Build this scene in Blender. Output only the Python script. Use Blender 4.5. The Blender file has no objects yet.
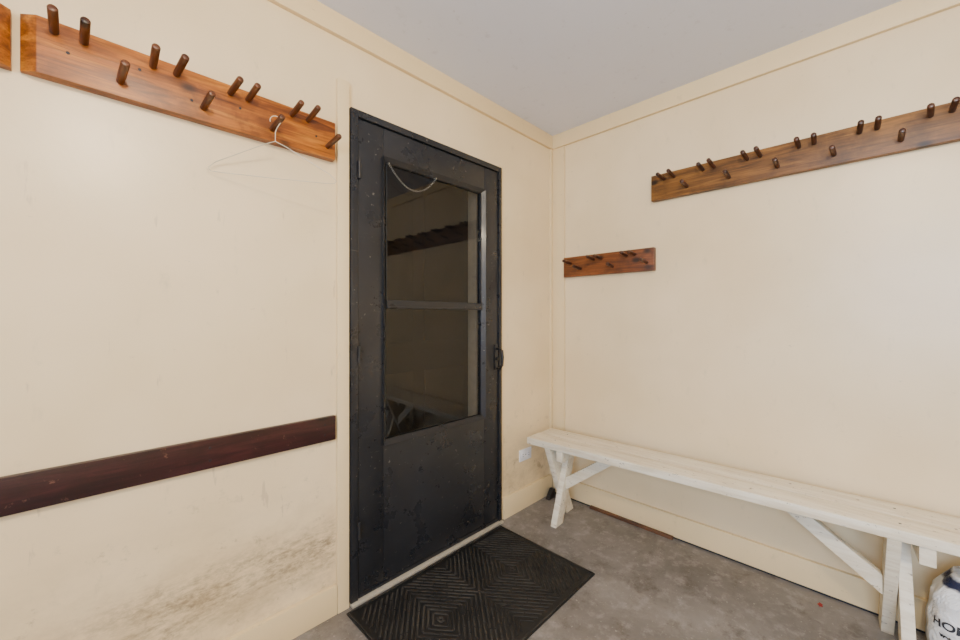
import bpy, bmesh, math, random
from mathutils import Vector, Matrix
random.seed(4)
SC = bpy.context.scene

# ---------------------------------------------------------------- materials
def newmat(name):
    m = bpy.data.materials.new(name); m.use_nodes = True
    nt = m.node_tree
    return m, nt, nt.nodes['Principled BSDF']
def L(nt, a, b): nt.links.new(a, b)
def ramp(nt, fac, stops):
    r = nt.nodes.new('ShaderNodeValToRGB'); L(nt, fac, r.inputs[0])
    e = r.color_ramp.elements
    e[0].position = stops[0][0]; e[0].color = (*stops[0][1], 1)
    e[1].position = stops[-1][0]; e[1].color = (*stops[-1][1], 1)
    for p, c in stops[1:-1]:
        x = e.new(p); x.color = (*c, 1)
    return r.outputs[0]
def mapped(nt, scale=(1, 1, 1), loc=(0, 0, 0)):
    g = nt.nodes.new('ShaderNodeNewGeometry'); mp = nt.nodes.new('ShaderNodeMapping')
    mp.inputs['Scale'].default_value = scale; mp.inputs['Location'].default_value = loc
    L(nt, g.outputs['Position'], mp.inputs[0]); return mp.outputs[0]
def noise(nt, vec, scale, detail=4, rough=.55, dist=0):
    n = nt.nodes.new('ShaderNodeTexNoise'); L(nt, vec, n.inputs['Vector'])
    n.inputs['Scale'].default_value = scale; n.inputs['Detail'].default_value = detail
    n.inputs['Roughness'].default_value = rough; n.inputs['Distortion'].default_value = dist
    return n.outputs['Fac']
def mix(nt, fac, a, b, mode='MIX'):
    m = nt.nodes.new('ShaderNodeMix'); m.data_type = 'RGBA'; m.blend_type = mode
    for sock, v in ((m.inputs[0], fac), (m.inputs[6], a), (m.inputs[7], b)):
        if isinstance(v, (int, float)): sock.default_value = v
        elif isinstance(v, tuple): sock.default_value = (*v, 1)
        else: L(nt, v, sock)
    return m.outputs[2]
def math_(nt, op, a, b=0.0, clamp=False):
    m = nt.nodes.new('ShaderNodeMath'); m.operation = op; m.use_clamp = clamp
    for s, v in ((m.inputs[0], a), (m.inputs[1], b)):
        if isinstance(v, (int, float)): s.default_value = v
        else: L(nt, v, s)
    return m.outputs[0]
def bump(nt, b, h, strength=.2, dist=.01):
    n = nt.nodes.new('ShaderNodeBump'); n.inputs['Strength'].default_value = strength
    n.inputs['Distance'].default_value = dist
    L(nt, h, n.inputs['Height']); L(nt, n.outputs[0], b.inputs['Normal'])
def maprange(nt, v, a, b, c=0, d=1, smooth=True):
    m = nt.nodes.new('ShaderNodeMapRange'); m.interpolation_type = 'SMOOTHSTEP' if smooth else 'LINEAR'
    L(nt, v, m.inputs[0])
    for i, x in enumerate((a, b, c, d)): m.inputs[i + 1].default_value = x
    return m.outputs[0]

def paint_mat(name, col, rough=.45, scuffs=None, var=.09, bumps=.12):
    m, nt, b = newmat(name)
    v = mapped(nt)
    n = noise(nt, v, 1.7, 3)
    dark = (col[0] * (1 - var), col[1] * (1 - var * 1.2), col[2] * (1 - var * 1.8))
    c = ramp(nt, n, [(.35, dark), (.65, col)])
    n2 = noise(nt, mapped(nt, (1, 1, .45)), 18, 6, .7)
    c = mix(nt, math_(nt, 'MULTIPLY', maprange(nt, n2, .58, .76), .35), c, tuple(x * .6 for x in col))
    n2b = noise(nt, mapped(nt, (.8, .8, 2.5), (9, 4, 2)), 30, 5, .65)
    c = mix(nt, math_(nt, 'MULTIPLY', maprange(nt, n2b, .66, .73), .42), c, tuple(x * .45 for x in col))
    if scuffs:
        xyz = nt.nodes.new('ShaderNodeSeparateXYZ')
        L(nt, mapped(nt), xyz.inputs[0])
        z = xyz.outputs[2]; x = xyz.outputs[0]
        band = math_(nt, 'MULTIPLY', maprange(nt, z, .12, .27), maprange(nt, z, .42, .30))
        band = math_(nt, 'MULTIPLY', band, maprange(nt, x, -2.40, -2.0))
        band = math_(nt, 'MULTIPLY', band, maprange(nt, x, -1.46, -1.53))
        n3 = noise(nt, mapped(nt, (1.6, 1, 7)), 3.0, 9, .78)
        f = math_(nt, 'MULTIPLY', maprange(nt, n3, .34, .58), band)
        n3b = noise(nt, mapped(nt, (1, 1, 2.0)), 34, 6, .75)
        f = math_(nt, 'MULTIPLY', f, maprange(nt, n3b, .28, .66))
        c = mix(nt, math_(nt, 'MULTIPLY', f, .85), c, (.18, .12, .065))
        g = noise(nt, mapped(nt, (1, 1, 1.6), (2, 2, 2)), 5, 7, .7)
        g = math_(nt, 'MULTIPLY', maprange(nt, g, .38, .66), maprange(nt, z, .70, .10))
        c = mix(nt, math_(nt, 'MULTIPLY', g, .50), c, (.42, .30, .16))
        n4 = noise(nt, mapped(nt, (1, 1, 1.0), (5, 2, 1)), 11, 8, .75)
        low = maprange(nt, z, .90, .2)
        f4 = math_(nt, 'MULTIPLY', maprange(nt, n4, .56, .66), low)
        c = mix(nt, math_(nt, 'MULTIPLY', f4, .60), c, (.30, .21, .12))
        n5 = noise(nt, mapped(nt, (2.0, 1, .35), (3, 1, 8)), 14, 4, .6)
        f5 = math_(nt, 'MULTIPLY', maprange(nt, n5, .64, .70), maprange(nt, z, 1.8, 1.4))
        c = mix(nt, math_(nt, 'MULTIPLY', f5, .45), c, (.48, .36, .23))
    L(nt, c, b.inputs['Base Color'])
    b.inputs['Roughness'].default_value = rough
    bn = noise(nt, mapped(nt), 5, 5, .55)
    bump(nt, b, bn, bumps, .02)
    return m

def wood_mat(name, dark, mid, light, axis, rough=.38, wear=None, seed=0):
    m, nt, b = newmat(name)
    s = [9, 9, 9]; s[axis] = .9
    v = mapped(nt, tuple(s), (seed, seed * 2.3, seed * 1.7))
    n = noise(nt, v, 3.2, 6, .6, .9)
    s2 = [60, 60, 60]; s2[axis] = 2.5
    n2 = noise(nt, mapped(nt, tuple(s2)), 3, 3, .6)
    c = ramp(nt, n, [(.3, dark), (.5, mid), (.72, light)])
    c = mix(nt, math_(nt, 'MULTIPLY', maprange(nt, n2, .42, .72), .6), c, dark)
    nb = noise(nt, mapped(nt, loc=(seed, 0, 0)), 6, 5, .7)
    c = mix(nt, math_(nt, 'MULTIPLY', maprange(nt, nb, .46, .68), .65), c, dark)
    vo = nt.nodes.new('ShaderNodeTexVoronoi')
    s3 = [9, 9, 9]; s3[axis] = 5.5
    L(nt, mapped(nt, tuple(s3), (seed + .4, .3, .2)), vo.inputs['Vector']); vo.inputs['Scale'].default_value = 1.0
    c = mix(nt, maprange(nt, vo.outputs['Distance'], .19, .06), c, tuple(x * .35 for x in dark))
    if wear:
        n6 = noise(nt, mapped(nt, (1, 1, 1)), 30, 6, .75)
        c = mix(nt, math_(nt, 'MULTIPLY', maprange(nt, n6, .62, .68), .7), c, wear)
    L(nt, c, b.inputs['Base Color']); b.inputs['Roughness'].default_value = rough
    bump(nt, b, n2, .12, .004)
    return m

def flat(name, col, rough=.5, metal=0.0, spec=None):
    m, nt, b = newmat(name)
    n = noise(nt, mapped(nt), 25, 4)
    L(nt, ramp(nt, n, [(.3, tuple(c * .85 for c in col)), (.7, col)]), b.inputs['Base Color'])
    b.inputs['Roughness'].default_value = rough; b.inputs['Metallic'].default_value = metal
    return m

CREAM = (.86, .685, .425)
M_wallN = paint_mat('cream_paint_scuffed', CREAM, .32, scuffs=True)
M_wall = paint_mat('cream_paint', CREAM, .34)
M_trim = paint_mat('cream_trim_paint', (.83, .645, .365), .42, var=.04)
M_ceil = paint_mat('ceiling_paint', (.76, .78, .88), .8, var=.02, bumps=.05)
M_rackN = wood_mat('honey_pine_x', (.10, .022, .002), (.38, .105, .004), (.60, .22, .014), 0, .38)
M_rackE = wood_mat('stained_pine_y', (.055, .020, .003), (.19, .075, .011), (.33, .14, .026), 1, .5, seed=3)
M_rackE2 = wood_mat('stained_pine_short', (.055, .015, .003), (.20, .054, .009), (.30, .095, .020), 1, .45, seed=6)
M_peg = wood_mat('dark_peg_wood', (.045, .012, .004), (.11, .033, .009), (.20, .065, .018), 1, .35, seed=1)
M_pegE = wood_mat('dark_peg_wood_e', (.025, .008, .004), (.065, .020, .007), (.12, .038, .013), 0, .35, seed=1)
M_rail = wood_mat('mahogany_rail', (.012, .004, .004), (.032, .007, .008), (.070, .016, .016), 0, .36, wear=(.20, .09, .06), seed=2)
M_black = flat('black_metal', (.008, .008, .009), .35)
M_steel = flat('chain_steel', (.42, .42, .40), .3, .9)
M_wire = flat('hanger_wire', (.66, .56, .40), .4, .2)
M_plastic = flat('white_plastic', (.90, .90, .92), .35)
M_slot = flat('dark_slot', (.02, .02, .025), .6)
M_brown = wood_mat('brown_strip', (.05, .022, .010), (.13, .055, .022), (.20, .09, .04), 1, .7)
M_inner = flat('inner_door_dark', (.025, .022, .021), .6)
M_jamb = flat('inner_jamb', (.85, .70, .45), .6)
M_sill = flat('threshold', (.50, .44, .34), .45, .1)
M_red = flat('red_leaf', (.32, .02, .015), .6)

# door paint
m, nt, b = newmat('charcoal_door_paint'); M_door = m
n = noise(nt, mapped(nt), 2.5, 4)
c = ramp(nt, n, [(.3, (.0105, .011, .013)), (.7, (.020, .021, .024))])
n2 = noise(nt, mapped(nt), 50, 4, .65)
c = mix(nt, math_(nt, 'MULTIPLY', maprange(nt, n2, .67, .71), .6), c, (.26, .23, .18))
n3 = noise(nt, mapped(nt, (1.2, 1, 9), (0, 0, 4)), 9, 5, .7)
c = mix(nt, math_(nt, 'MULTIPLY', maprange(nt, n3, .63, .70), .35), c, (.14, .125, .105))
n4 = noise(nt, mapped(nt, (7, 1, 1), (3, 0, 2)), 6, 6, .75)
c = mix(nt, math_(nt, 'MULTIPLY', maprange(nt, n4, .64, .70), .22), c, (.12, .11, .095))
L(nt, c, b.inputs['Base Color']); L(nt, maprange(nt, noise(nt, mapped(nt), 6, 6, .7), .35, .7, .25, .45), b.inputs['Roughness'])
bump(nt, b, noise(nt, mapped(nt), 14, 3), .08, .01)

# bench paint
m, nt, b = newmat('worn_white_bench_paint'); M_bench = m
n = noise(nt, mapped(nt, (14, 1.2, 14)), 3, 6, .65)
c = ramp(nt, n, [(.3, (.66, .55, .38)), (.6, (.85, .77, .60))])
n2 = noise(nt, mapped(nt, (1.5, 1, 1.5)), 34, 5, .7)
c = mix(nt, math_(nt, 'MULTIPLY', maprange(nt, n2, .61, .68), .8), c, (.22, .15, .09))
L(nt, c, b.inputs['Base Color']); b.inputs['Roughness'].default_value = .5
bump(nt, b, n, .15, .004)

# concrete
m, nt, b = newmat('stained_concrete'); M_floor = m
n = noise(nt, mapped(nt), 2.2, 8, .65, .3)
c = ramp(nt, n, [(.3, (.115, .10, .086)), (.5, (.19, .170, .150)), (.72, (.28, .255, .23))])
n2 = noise(nt, mapped(nt), 16, 6, .7)
c = mix(nt, math_(nt, 'MULTIPLY', maprange(nt, n2, .48, .68), .55), c, (.34, .31, .28))
n3 = noise(nt, mapped(nt, loc=(4, 7, 0)), 7, 7, .78)
c = mix(nt, math_(nt, 'MULTIPLY', maprange(nt, n3, .50, .68), .70), c, (.080, .060, .045))
n4 = noise(nt, mapped(nt, loc=(1, 3, 0)), 70, 4, .65)
c = mix(nt, math_(nt, 'MULTIPLY', maprange(nt, n4, .62, .70), .6), c, (.46, .42, .38))
L(nt, c, b.inputs['Base Color']); b.inputs['Roughness'].default_value = .48
bump(nt, b, n2, .3, .006)

# rubber mat
m, nt, b = newmat('black_rubber'); M_rub = m
n = noise(nt, mapped(nt), 60, 4)
L(nt, ramp(nt, n, [(.4, (.0035, .0035, .0035)), (.75, (.007, .0065, .006))]), b.inputs['Base Color'])
b.inputs['Roughness'].default_value = .6
m, nt, b = newmat('worn_rubber_ridge'); M_rub2 = m
n = noise(nt, mapped(nt), 9, 5)
L(nt, ramp(nt, n, [(.35, (.020, .018, .016)), (.7, (.055, .049, .041))]), b.inputs['Base Color'])
b.inputs['Roughness'].default_value = .85; b.inputs['Specular IOR Level'].default_value = .15

# tinted door glass and clear window glass (thin panes)
def glass(name, tint, base):
    m = bpy.data.materials.new(name); m.use_nodes = True
    nt = m.node_tree; nt.nodes.remove(nt.nodes['Principled BSDF'])
    tr = nt.nodes.new('ShaderNodeBsdfTransparent'); tr.inputs[0].default_value = (*tint, 1)
    gl = nt.nodes.new('ShaderNodeBsdfGlossy'); gl.inputs['Roughness'].default_value = .0
    lw = nt.nodes.new('ShaderNodeLayerWeight'); lw.inputs['Blend'].default_value = .5
    f = math_(nt, 'POWER', lw.outputs['Facing'], 4.5)
    f = math_(nt, 'ADD', math_(nt, 'MULTIPLY', f, .85), base)
    mx = nt.nodes.new('ShaderNodeMixShader')
    L(nt, f, mx.inputs[0]); L(nt, tr.outputs[0], mx.inputs[1]); L(nt, gl.outputs[0], mx.inputs[2])
    L(nt, mx.outputs[0], nt.nodes['Material Output'].inputs[0]); return m
M_glass = glass('window_glass', (.9, .92, .95), .045)
M_dglass = glass('tinted_door_glass', (.36, .365, .38), .048)

# sack
m, nt, b = newmat('printed_sack'); M_sack = m
xyz = nt.nodes.new('ShaderNodeSeparateXYZ'); L(nt, mapped(nt), xyz.inputs[0])
n = noise(nt, mapped(nt), 9, 4)
zz = math_(nt, 'ADD', xyz.outputs[2], math_(nt, 'MULTIPLY', n, .05))
c = ramp(nt, zz, [(.0, (.75, .74, .70)), (.318, (.80, .79, .77)), (.322, (.010, .016, .05)), (.345, (.010, .016, .05)), (.35, (.7, .7, .68))])
L(nt, c, b.inputs['Base Color']); b.inputs['Roughness'].default_value = .35
bump(nt, b, noise(nt, mapped(nt), 14, 5, .6, .8), .9, .03)

# ---------------------------------------------------------------- mesh builder
class B:
    def __init__(s): s.bm = bmesh.new(); s.mats = []
    def mi(s, m):
        if m not in s.mats: s.mats.append(m)
        return s.mats.index(m)
    def _fin(s, faces, mat):
        i = s.mi(mat)
        for f in faces: f.material_index = i
    def quad(s, pts, mat):
        s._fin([s.bm.faces.new([s.bm.verts.new(p) for p in pts])], mat)
    def poly_prism(s, pts, vec, mat, bev=0):
        vec = Vector(vec)
        a = [s.bm.verts.new(p) for p in pts]; c = [s.bm.verts.new(Vector(p) + vec) for p in pts]
        fs = [s.bm.faces.new(a[::-1]), s.bm.faces.new(c)]
        n = len(a)
        for i in range(n): fs.append(s.bm.faces.new((a[i], a[(i + 1) % n], c[(i + 1) % n], c[i])))
        if bev:
            es = list({e for f in fs for e in f.edges})
            r = bmesh.ops.bevel(s.bm, geom=es, offset=bev, segments=2, affect='EDGES', profile=.6)
            fs = [f for f in fs if f.is_valid] + r['faces']
        s._fin(set(fs), mat)
    def box(s, x0, x1, y0, y1, z0, z1, mat, bev=0):
        s.poly_prism([(x0, y0, z0), (x1, y0, z0), (x1, y1, z0), (x0, y1, z0)], (0, 0, z1 - z0), mat, bev)
    def tube(s, rings, mat, seg=16, cap=True):
        vs = []
        for i, (c, r) in enumerate(rings):
            c = Vector(c)
            a = Vector(rings[max(i - 1, 0)][0]); d = Vector(rings[min(i + 1, len(rings) - 1)][0]) - a
            if d.length < 1e-9: d = Vector((0, 0, 1))
            d.normalize()
            up = Vector((0, 0, 1)) if abs(d.z) < .9 else Vector((1, 0, 0))
            u = d.cross(up).normalized(); w = d.cross(u)
            vs.append([s.bm.verts.new(c + (u * math.cos(t) + w * math.sin(t)) * r) for t in [2 * math.pi * k / seg for k in range(seg)]])
        fs = []
        for a, c in zip(vs, vs[1:]):
            for k in range(seg): fs.append(s.bm.faces.new((a[k], a[(k + 1) % seg], c[(k + 1) % seg], c[k])))
        if cap: fs += [s.bm.faces.new(vs[0][::-1]), s.bm.faces.new(vs[-1])]
        s._fin(fs, mat)
    def peg(s, p0, p1, r, mat):
        p0 = Vector(p0); p1 = Vector(p1); d = (p1 - p0).normalized()
        s.tube([(p0, r * .92), (p0 + (p1 - p0) * .5, r), (p1 - d * .004, r), (p1 - d * .0012, r * .88), (p1, r * .66)], mat)
    def done(s, name, origin=None, recalc=True):
        if recalc: bmesh.ops.recalc_face_normals(s.bm, faces=s.bm.faces)
        if origin is None:
            co = [v.co for v in s.bm.verts]
            origin = Vector([(min(c[i] for c in co) + max(c[i] for c in co)) / 2 for i in range(3)])
            origin.z = min(c.z for c in co)
        origin = Vector(origin)
        for v in s.bm.verts: v.co -= origin
        for f in s.bm.faces: f.smooth = True
        for e in s.bm.edges:
            if len(e.link_faces) == 2 and e.calc_face_angle(0) > math.radians(32): e.smooth = False
        me = bpy.data.meshes.new(name); s.bm.to_mesh(me); s.bm.free()
        for m in s.mats: me.materials.append(m)
        o = bpy.data.objects.new(name, me); o.location = origin; SC.collection.objects.link(o)
        return o

# ---------------------------------------------------------------- room shell
XW, YS, H = -3.6, -3.3, 2.387
DX0, DX1, DZ1 = -1.456, -.532, 2.03     # storm door rough opening
b = B(); b.box(XW - .1, .1, YS - .1, .25, -.1, 0, M_floor); b.done('floor')
b = B(); b.box(XW - .1, .1, YS - .1, .25, H, H + .1, M_ceil); b.done('ceiling')
b = B()
b.box(XW, DX0, 0, .12, 0, H, M_wallN); b.box(DX1, 0, 0, .12, 0, H, M_wallN); b.box(DX0, DX1, 0, .12, DZ1, H, M_wallN)
b.done('wall_north')
b = B(); b.box(0, .1, YS, .12, 0, H, M_wall); b.done('wall_east')
b = B(); b.box(XW, 0, YS - .1, YS, 0, H, M_wall); b.done('wall_south')
WY0, WY1, WZ0, WZ1 = -2.9, -1.3, .85, 2.05
b = B()
b.box(XW - .1, XW, YS, WY0, 0, H, M_wall); b.box(XW - .1, XW, WY1, .12, 0, H, M_wall)
b.box(XW - .1, XW, WY0, WY1, 0, WZ0, M_wall); b.box(XW - .1, XW, WY0, WY1, WZ1, H, M_wall)
b.done('wall_west')
b = B()   # window frame
for (y0, y1, z0, z1) in ((WY0, WY0 + .05, WZ0, WZ1), (WY1 - .05, WY1, WZ0, WZ1), (WY0 + .05, WY1 - .05, WZ0, WZ0 + .05),
                         (WY0 + .05, WY1 - .05, WZ1 - .05, WZ1), ((WY0 + WY1) / 2 - .02, (WY0 + WY1) / 2 + .02, WZ0 + .05, WZ1 - .05)):
    b.box(XW - .08, XW - .02, y0, y1, z0, z1, M_trim, .003)
yy0, yy1, zz0, zz1 = WY0 + .05, WY1 - .05, WZ0 + .05, WZ1 - .05
b.quad([(XW - .05, yy0, zz0), (XW - .05, yy1, zz0), (XW - .05, yy1, zz1), (XW - .05, yy0, zz1)], M_glass)
b.done('window_1')

# friezes, corner boards, base boards, casings
b = B(); b.box(XW, -.014, -.012, 0, 2.302, H, M_trim, .002); b.box(XW, -.014, -.020, 0, 2.294, 2.303, M_trim, .002); b.done('trim_1')
b = B(); b.box(-.012, 0, YS, 0, 2.302, H, M_trim, .002); b.box(-.020, 0, YS, -.0, 2.294, 2.303, M_trim, .002); b.done('trim_2')
b = B(); b.box(-.032, 0, -.012, 0, .12, 2.294, M_trim, .002); b.box(-.008, 0, -.098, -.012, .12, 2.294, M_trim, .002)
b.box(-.016, 0, -.104, -.098, .12, 2.294, M_trim, .002); b.done('trim_3')
b = B(); b.box(-1.508, DX0 - .004, -.020, 0, 0, 2.125, M_trim, .003); b.done('trim_4')
b = B(); b.box(DX1 + .002, DX1 + .022, -.008, 0, 0, 2.05, M_trim, .002); b.done('trim_5')
b = B(); b.box(XW, -1.510, -.018, 0, 0, .115, M_trim, .003); b.box(DX1 + .024, -.02, -.018, 0, 0, .125, M_trim, .003); b.done('baseboard_north')
b = B(); b.box(-.02, 0, YS, -.02, .010, .125, M_trim, .003); b.box(-.014, 0, YS, -.02, 0, .010, M_slot); b.done('baseboard_east')
b = B(); b.box(-.040, -.021, -.78, -.30, 0, .016, M_brown, .002); b.done('wooden_floor_strip')

# ---------------------------------------------------------------- storm door
b = B()
fx0, fx1 = DX0 + .002, DX1 - .002
b.box(fx0, fx0 + .032, -.022, .05, .012, DZ1 - .002, M_door, .002)
b.box(fx1 - .022, fx1, -.022, .05, .012, DZ1 - .002, M_door, .002)
b.box(fx0 + .032, fx1 - .022, -.022, .05, DZ1 - .03, DZ1 - .002, M_door, .002)
sx0, sx1, sz0, sz1 = fx0 + .036, fx1 - .026, .032, DZ1 - .034
gx0, gx1, gz0, gz1 = -1.300, -.672, .622, 1.868
y0, y1 = -.014, .022
b.box(sx0, gx0, y0, y1, sz0, sz1, M_door, .003)
b.box(gx1, sx1, y0, y1, sz0, sz1, M_door, .003)
b.box(gx0, gx1, y0, y1, sz0, gz0, M_door, .003)
b.box(gx0, gx1, y0, y1, gz1, sz1, M_door, .003)
def mitre(x0, x1, z0, z1, w, ya, yb, mat):
    o = [(x0, z0), (x1, z0), (x1, z1), (x0, z1)]; i = [(x0 + w, z0 + w), (x1 - w, z0 + w), (x1 - w, z1 - w), (x0 + w, z1 - w)]
    for k in range(4):
        j = (k + 1) % 4
        vs = [b.bm.verts.new((p[0], y, p[1])) for y, p in ((ya, o[k]), (ya, o[j]), (yb, i[j]), (yb, i[k]))]
        vb = [b.bm.verts.new((p[0], y1, p[1])) for p in (o[k], o[j], i[j], i[k])]
        fs = [b.bm.faces.new(vs), b.bm.faces.new(vb[::-1])]
        for q in range(4):
            fs.append(b.bm.faces.new((vs[q], vb[q], vb[(q + 1) % 4], vs[(q + 1) % 4])))
        b._fin(fs, mat)
mitre(gx0 - .004, gx1 + .004, gz0 - .004, gz1 + .004, .020, -.024, -.006, M_door)
b.box(gx0 + .016, gx1 - .016, -.016, .018, 1.212, 1.25, M_door, .003)
b.box(gx0 + .018, gx1 - .018, -.020, -.012, 1.214, 1.222, M_black, .001)
b.box(gx0 + .016, gx0 + .022, -.010, .01, 1.25, gz1 - .018, M_black, .001)
b.box(gx1 - .022, gx1 - .016, -.010, .01, 1.25, gz1 - .018, M_black, .001)
def pane(z0, z1):
    b.quad([(gx0 + .015, .004, z0), (gx1 - .015, .004, z0), (gx1 - .015, .004, z1), (gx0 + .015, .004, z1)], M_dglass)
pane(gz0 + .015, 1.214); pane(1.248, gz1 - .015)
for z in (.30, 1.02, 1.78):
    b.tube([((fx0 + .034, -.026, z - .035), .006), ((fx0 + .034, -.026, z + .035), .006)], M_door, 10)
b.box(sx0, sx1, -.018, .018, .014, .034, M_black, .002)
hx = -.578
b.box(hx - .014, hx + .014, -.020, -.012, .875, 1.02, M_black, .004)
b.tube([((hx, -.018, .995), .007), ((hx, -.045, .995), .007), ((hx, -.062, .985), .008), ((hx, -.066, .95), .008), ((hx, -.062, .905), .008), ((hx, -.048, .885), .007), ((hx, -.018, .885), .006)], M_black, 12)
b.tube([((hx, -.018, .94), .011), ((hx, -.034, .94), .010)], M_black, 14)
for z in (.78, 1.10, 1.45, 1.75):
    b.box(gx1 + .006, gx1 + .014, -.020, -.012, z, z + .03, M_black, .001)
b.done('door_1')

# door pocket: jambs + inner door (behind glass)
b = B()
b.box(-.668, DX1, .055, .12, 0.01, DZ1, M_jamb, .002)
b.box(DX0, -1.36, .055, .12, 0.01, DZ1, M_jamb, .002)
b.box(-1.36, -.668, .055, .12, 1.93, DZ1, M_inner, .002)
b.done('trim_6')
b = B(); b.box(DX0 - .1, DX1 + .1, .122, .16, 0, 2.12, M_inner, .003)
for (a, c) in ((-1.33, -1.05), (-.98, -.70)):
    for (z0, z1) in ((.2, .9), (1.05, 1.85)):
        b.box(a, c, .118, .123, z0, z1, M_inner, .002)
b.done('door_2')
b = B(); b.box(DX0 + .002, DX1 - .002, -.036, .12, 0, .012, M_sill, .003); b.done('threshold_sill')

# chain across the upper pane: interlocked oval links
b = B()
n = 26
xa, xb, zt, sag = -1.282, -1.02, 1.842, .088
pts = [Vector((xa + (xb - xa) * i / n, -.030, zt - sag * (1 - (2 * i / n - 1) ** 2))) for i in range(n + 1)]
for i in range(n):
    p, q = pts[i], pts[i + 1]; c = (p + q) / 2; d = (q - p); ln = d.length * .60; d.normalize()
    side = Vector((0, 1, 0)) if i % 2 else d.cross(Vector((0, 1, 0)))
    ring = []
    for k in range(11):
        t = 2 * math.pi * k / 10
        ring.append((c + d * math.cos(t) * ln + side * math.sin(t) * .0036, .00065))
    b.tube(ring, M_steel, 6, cap=False)
for p in (pts[0], pts[-1]):
    b.tube([(p + Vector((0, .018, .004)), .003), (p + Vector((0, -.002, .002)), .003)], M_steel, 8)
b.done('door_chain')

# ---------------------------------------------------------------- coat racks
G = -.001
def board_x(b, x0, x1, z0, z1, th, ch, mat):
    pts = [(x0, G, z0), (x0, -th * .35, z0), (x0 + ch, -th, z0), (x1 - .004, -th, z0), (x1, -th + .004, z0), (x1, G, z0)]
    b.poly_prism(pts, (0, 0, z1 - z0), mat, .0015)
b = B()
TH = .036
board_x(b, -2.322, -1.524, 1.788, 1.930, TH, .028, M_rackN)
for x in (-2.264, -2.211, -2.071, -2.018, -1.879, -1.827, -1.687, -1.630):
    b.peg((x, -TH + .01, 1.902), (x + random.uniform(-.002, .012), -.128, 1.916 + random.uniform(-.003, .003)), .0098, M_peg)
for x in (-2.141, -1.951, -1.753, -1.558):
    b.peg((x, -TH + .01, 1.828), (x + random.uniform(.002, .008), -.128, 1.841 + random.uniform(-.002, .002)), .0098, M_peg)
for x, z in ((-2.24, 1.86), (-2.10, 1.88), (-1.98, 1.84), (-1.85, 1.865), (-1.60, 1.855)):
    b.tube([((x, -TH + .001, z), .004), ((x, -TH - .0012, z), .004)], M_slot, 10)
b.done('coat_rack')
b = B()
b.poly_prism([(-3.15, G, 1.785), (-3.15, -TH, 1.785), (-2.352, -TH, 1.785), (-2.336, -TH * .6, 1.785), (-2.336, G, 1.785)], (0, 0, .142), M_rackN, .0015)
for k in range(4):
    x = -3.08 + k * .19
    b.peg((x, -TH + .01, 1.90), (x, -.128, 1.915), .0098, M_peg); b.peg((x + .052, -TH + .01, 1.90), (x + .052, -.128, 1.915), .0098, M_peg)
    if k < 3: b.peg((x + .12, -TH + .01, 1.828), (x + .12, -.128, 1.841), .0098, M_peg)
b.done('coat_rack')
b = B()
b.box(-.034, G, -2.35, -.668, 1.806, 1.944, M_rackE, .003)
y = -.735
while y > -2.30:
    for yy, zz in ((y, 1.912), (y - .05, 1.912), (y - .113, 1.846)):
        if yy > -2.32: b.peg((-.025, yy, zz), (-.118, yy + random.uniform(-.006, .006), zz + .012 + random.uniform(-.005, .004)), .0095, M_pegE)
    y -= .187
b.done('coat_rack')
b = B()
b.box(-.034, G, -.682, -.112, 1.430, 1.556, M_rackE2, .003)
for yy, zz in ((-.165, 1.515), (-.235, 1.475), (-.325, 1.525), (-.375, 1.525), (-.445, 1.470), (-.53, 1.525), (-.58, 1.525), (-.645, 1.475)):
    b.peg((-.025, yy, zz), (-.115, yy + random.uniform(-.006, .006), zz + .010), .0095, M_pegE)
b.done('coat_rack')

# rail
b = B(); b.box(-3.4, -1.517, -.020, G, .694, .788, M_rail, .002)
for x in (-2.9, -2.42, -1.93, -1.56):
    for z in (.72, .76): b.tube([((x, -.019, z), .004), ((x, -.0212, z), .004)], M_slot, 10)
b.done('wall_rail')

# ---------------------------------------------------------------- wire hanger
hp = Vector((-1.762, -.098, 1.829 + .0105 + .010))
ang = math.radians(-26)
def H_(x, z): return hp + Vector((x * math.cos(ang), x * math.sin(ang), z))
R = .016
path = []
for i in range(12):
    a = math.radians(200 - i * 22)
    path.append(H_(R * math.cos(a), -R + R * math.sin(a)))
path += [H_(.004, -.042), H_(0, -.056), H_(0, -.085)]
loop = [H_(0, -.085), H_(.03, -.098), H_(.17, -.175), H_(.192, -.196), H_(.185, -.206), H_(.16, -.208), H_(0, -.209), H_(-.16, -.208), H_(-.185, -.206),
        H_(-.192, -.196), H_(-.17, -.175), H_(-.03, -.098), H_(0, -.085)]
def curve(name, paths, r, mat):
    cu = bpy.data.curves.new(name, 'CURVE'); cu.dimensions = '3D'; cu.bevel_depth = r; cu.bevel_resolution = 2
    for p in paths:
        s = cu.splines.new('POLY'); s.points.add(len(p) - 1)
        for q, v in zip(s.points, p): q.co = (*v, 1)
    cu.materials.append(mat)
    o = bpy.data.objects.new(name, cu); SC.collection.objects.link(o); return o
curve('wire_hanger', [path, loop], .0014, M_wire)

# ---------------------------------------------------------------- outlet
b = B()
b.box(-.352, -.236, -.006, 0, .288, .358, M_plastic, .002)
for x in (-.322, -.266):
    b.tube([((x, -.005, .323), .016), ((x, -.0085, .323), .0155)], M_plastic, 18)
    b.box(x - .006, x + .006, -.0092, -.008, .329, .331, M_slot); b.box(x - .006, x + .006, -.0092, -.008, .315, .317, M_slot)
b.tube([((-.294, -.005, .323), .003), ((-.294, -.0075, .323), .003)], M_slot, 8)
b.done('wall_outlet')

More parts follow.
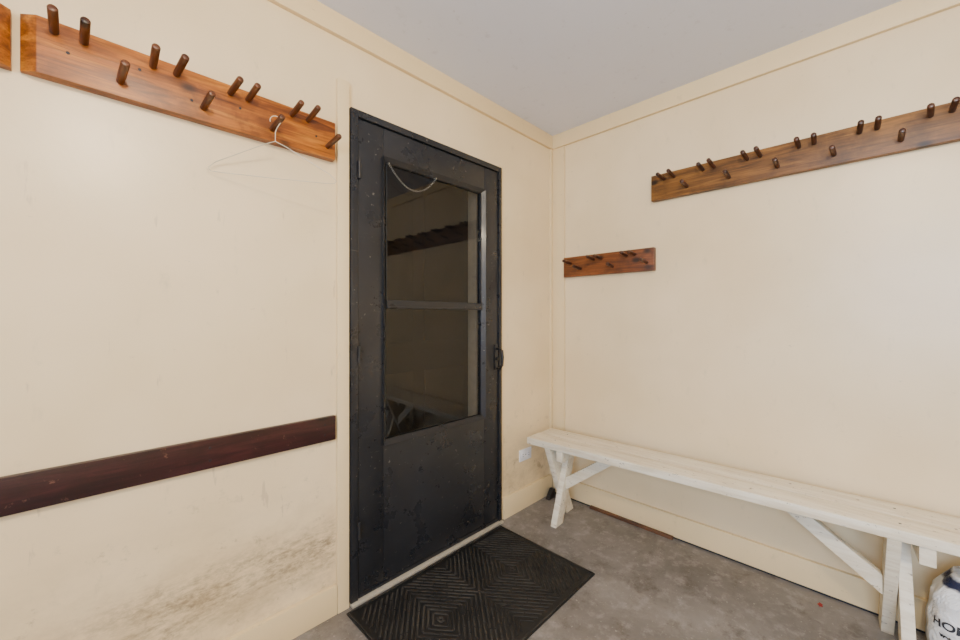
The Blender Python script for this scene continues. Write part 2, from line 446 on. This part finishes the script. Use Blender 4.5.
# ---------------------------------------------------------------- bench
a = math.radians(3.2)
S = Vector((math.sin(a), -math.cos(a), 0)); W = Vector((math.cos(a), math.sin(a), 0)); O = Vector((-.262, -.083, 0))
def P(s, w, z): return O + S * s + W * w + Vector((0, 0, z))
b = B()
def bb(s0, s1, w0, w1, z0, z1, bev=.003):
    b.poly_prism([P(s0, w0, z0), P(s0, w1, z0), P(s1, w1, z0), P(s1, w0, z0)], (0, 0, z1 - z0), M_bench, bev)
LEN = 1.80
bb(0, LEN, -.130, -.0015, .432, .470, .005)
bb(0.004, LEN - .003, .0015, .130, .432, .470, .005)
bb(.08, LEN - .08, -.010, .010, .405, .432, .002)
for s, sg in ((.155, 1), (1.50, -1)):
    for k, (wt, wb_) in enumerate(((-.090, .108), (.090, -.085))):
        s0 = s - .036 if k == 0 else s + .001
        hw = .040
        b.poly_prism([P(s0, wb_ - hw, 0), P(s0, wb_ + hw, 0), P(s0, wt + hw, .432), P(s0, wt - hw, .432)], S * .035, M_bench, .003)
    bb(s + .037, s + .075, -.122, .122, .372, .432, .003)
    q0 = s + sg * .037; q1 = s + sg * .27
    pts = [P(q0, -.019, .18), P(q0, -.019, .25), P(q1 - sg * .02, -.019, .405), P(q1 + sg * .06, -.019, .405)]
    b.poly_prism(pts, W * .038, M_bench, .003)
    for w in (-.07, .07):
        b.tube([(P(s, w, .4695), .004), (P(s, w, .4708), .004)], M_slot, 8)
b.done('bench')

# ---------------------------------------------------------------- mat
b = B()
mx0, mx1, my0, my1 = -1.485, -.575, -.625, -.045
b.box(mx0, mx1, my0, my1, 0, .006, M_rub, .002)
bw = .030
ix0, ix1, iy0, iy1 = mx0 + bw, mx1 - bw, my0 + bw, my1 - bw
for (x0, x1, y0_, y1_) in ((mx0 + .004, mx1 - .004, my0 + .004, my0 + .010), (mx0 + .004, mx1 - .004, my1 - .010, my1 - .004),
                           (mx0 + .004, mx0 + .010, my0 + .010, my1 - .010), (mx1 - .010, mx1 - .004, my0 + .010, my1 - .010)):
    b.box(x0, x1, y0_, y1_, .006, .009, M_rub2)
def ridge(p, q, r=.0042, h=.0024):
    p = Vector((*p, .006)); q = Vector((*q, .006)); d = q - p
    if d.length < .010: return
    d.normalize(); p += d * .0025; q -= d * .0025
    n = Vector((-d.y, d.x, 0)) * r
    up = Vector((0, 0, h))
    v = [b.bm.verts.new(x) for x in (p - n, p + n, q + n, q - n)]
    t = [b.bm.verts.new(x + up) for x in (p - n * .8, p + n * .8, q + n * .8, q - n * .8)]
    fs = [b.bm.faces.new(t)]
    for i in range(4): fs.append(b.bm.faces.new((v[i], v[(i + 1) % 4], t[(i + 1) % 4], t[i])))
    b._fin(fs, M_rub2)
nx, ny = 2, 1
tw, th_ = (ix1 - ix0) / nx, (iy1 - iy0) / ny
hw_, hh = tw / 2, th_ / 2
K = 17
for i in range(nx):
    for j in range(ny):
        cx, cy = ix0 + tw * (i + .5), iy0 + th_ * (j + .5)
        for sx in (-1, 1):
            for sy in (-1, 1):
                for k in range(1, K):
                    c = 2 * (k - .5) / K
                    if c <= 1: p, q = (c * hw_, 0), (0, c * hh)
                    else: p, q = (hw_, (c - 1) * hh), ((c - 1) * hw_, hh)
                    m_ = max(1, int(math.dist(p, q) / .05))
                    for t in range(m_):
                        A = (p[0] + (q[0] - p[0]) * t / m_, p[1] + (q[1] - p[1]) * t / m_)
                        C = (p[0] + (q[0] - p[0]) * (t + 1) / m_, p[1] + (q[1] - p[1]) * (t + 1) / m_)
                        ridge((cx + sx * A[0], cy + sy * A[1]), (cx + sx * C[0], cy + sy * C[1]))
b.done('door_mat')

# ---------------------------------------------------------------- sack with lettering
b = B()
cx, cy = -.168, -1.768
def sackpt(a_, z):
    t = z / .33
    r = .120 * (1 - .9 * max(0, t - .76) ** 1.1 * 2.4) * (.92 + .08 * math.sin(min(t, .7) / .7 * math.pi))
    ca, sa = math.cos(a_), math.sin(a_)
    sq = (abs(ca) ** 3.4 + abs(sa) ** 3.4) ** (-1 / 3.4)     # squarish footprint
    r *= sq * .97
    r *= 1 + .030 * math.sin(a_ * 3 + 1) * (.4 + t) + .020 * math.sin(a_ * 8 + 11 * t) + .012 * math.sin(a_ * 13 - 17 * t)
    if t < .08: r *= .88 + 1.5 * t
    return Vector((cx + r * ca * .95, cy + r * sa * 1.02, z))
rows = []
SEG = 80
for i in range(31):
    z = .33 * i / 30
    rows.append([b.bm.verts.new(sackpt(2 * math.pi * k / SEG, z)) for k in range(SEG)])
fs = []
for p, q in zip(rows, rows[1:]):
    for k in range(SEG): fs.append(b.bm.faces.new((p[k], p[(k + 1) % SEG], q[(k + 1) % SEG], q[k])))
fs += [b.bm.faces.new(rows[0][::-1]), b.bm.faces.new(rows[-1])]
b._fin(fs, M_sack)
b.tube([((cx, cy, .315), .05), ((cx, cy, .335), .022), ((cx + .004, cy, .345), .018), ((cx + .01, cy + .004, .362), .034), ((cx + .012, cy + .004, .37), .030)], M_sack, 20)
def lettering(body, size, a0, z0):
    tc = bpy.data.curves.new('txt', 'FONT'); tc.body = body; tc.size = size; tc.align_x = 'CENTER'; tc.offset = .0010
    to = bpy.data.objects.new('txt', tc); SC.collection.objects.link(to)
    dg = bpy.context.evaluated_depsgraph_get(); tm = bpy.data.meshes.new_from_object(to.evaluated_get(dg))
    tb = bmesh.new(); tb.from_mesh(tm); bmesh.ops.subdivide_edges(tb, edges=tb.edges, cuts=1)
    mp = {}
    for v in tb.verts:
        A = math.radians(a0) + v.co.x / .125
        p = sackpt(A, z0 + v.co.y); c_ = Vector((cx, cy, p.z)); p = c_ + (p - c_) * 1.02
        mp[v] = b.bm.verts.new(p)
    fs = []
    for f in tb.faces:
        try: fs.append(b.bm.faces.new([mp[v] for v in f.verts]))
        except ValueError: pass
    b._fin(fs, M_slot); tb.free(); bpy.data.objects.remove(to)
lettering('HOME SALT', .034, 168, .175)
lettering('water softener', .018, 160, .145)
b.done('salt_sack')

# ---------------------------------------------------------------- small floor debris
def leaf(name, x, y, s, rot):
    b = B()
    n = 10; top = []
    for i in range(n):
        t = 2 * math.pi * i / n
        r = s * (1 if i % 2 == 0 else .6)
        top.append(Vector((x + r * math.cos(t + rot), y + .7 * r * math.sin(t + rot), .0015 + .004 * abs(math.cos(t)))))
    c = b.bm.verts.new((x, y, .003)); vs = [b.bm.verts.new(p) for p in top]; vl = [b.bm.verts.new((p.x, p.y, .0)) for p in top]
    fs = [b.bm.faces.new((c, vs[i], vs[(i + 1) % n])) for i in range(n)] + [b.bm.faces.new((vs[i], vl[i], vl[(i + 1) % n], vs[(i + 1) % n])) for i in range(n)]
    b._fin(fs, M_red); b.done(name)
leaf('dry_leaf', -.10, -1.37, .013, .4)
b = B(); b.poly_prism([(-.13, -.035, 0), (-.06, -.035, 0), (-.06, -.035, .055), (-.08, -.035, .06)], (0, -.03, 0), M_black, .003); b.done('door_wedge')

# ---------------------------------------------------------------- ceiling lamp
b = B()
m, nt, bs = newmat('lamp_glass'); bs.inputs['Emission Color'].default_value = (1, .85, .62, 1); bs.inputs['Emission Strength'].default_value = 3
LX, LY = -2.15, -1.75
b.tube([((LX, LY, H), .12), ((LX, LY, H - .02), .12)], M_steel, 32)
b.tube([((LX, LY, H - .02), .11), ((LX, LY, H - .05), .105), ((LX, LY, H - .075), .08), ((LX, LY, H - .09), .04), ((LX, LY, H - .093), .01)], m, 32)
b.done('ceiling_lamp')
def light(name, kind, loc, rot, energy, col, **kw):
    ld = bpy.data.lights.new(name, kind); ld.energy = energy; ld.color = col
    for k, v in kw.items(): setattr(ld, k, v)
    o = bpy.data.objects.new(name, ld); o.location = loc; o.rotation_euler = rot; SC.collection.objects.link(o)
light('lamp_bulb', 'POINT', (LX, LY, H - .2), (0, 0, 0), 76, (1, .83, .58), shadow_soft_size=.045)
light('window_daylight', 'AREA', (XW - .25, (WY0 + WY1) / 2, 1.5), (0, math.radians(-90), 0), 160, (.56, .73, 1), shape='RECTANGLE', size=1.2, size_y=1.6)

w = bpy.data.worlds.new('World'); SC.world = w; w.use_nodes = True
w.node_tree.nodes['Background'].inputs[0].default_value = (.5, .62, .8, 1)
w.node_tree.nodes['Background'].inputs[1].default_value = .8

# ---------------------------------------------------------------- camera
cd = bpy.data.cameras.new('camera'); cam = bpy.data.objects.new('camera', cd); SC.collection.objects.link(cam)
cam.location = (-2.203, -1.5, 1.18)
yaw = math.atan2(.704, .710)     # heading from +x
cam.rotation_euler = (math.radians(90), 0, yaw - math.radians(90))
cd.sensor_width = 36; cd.lens = 388.5 / 960 * 36; cd.shift_y = -4 / 960; cd.clip_start = .02
SC.camera = cam
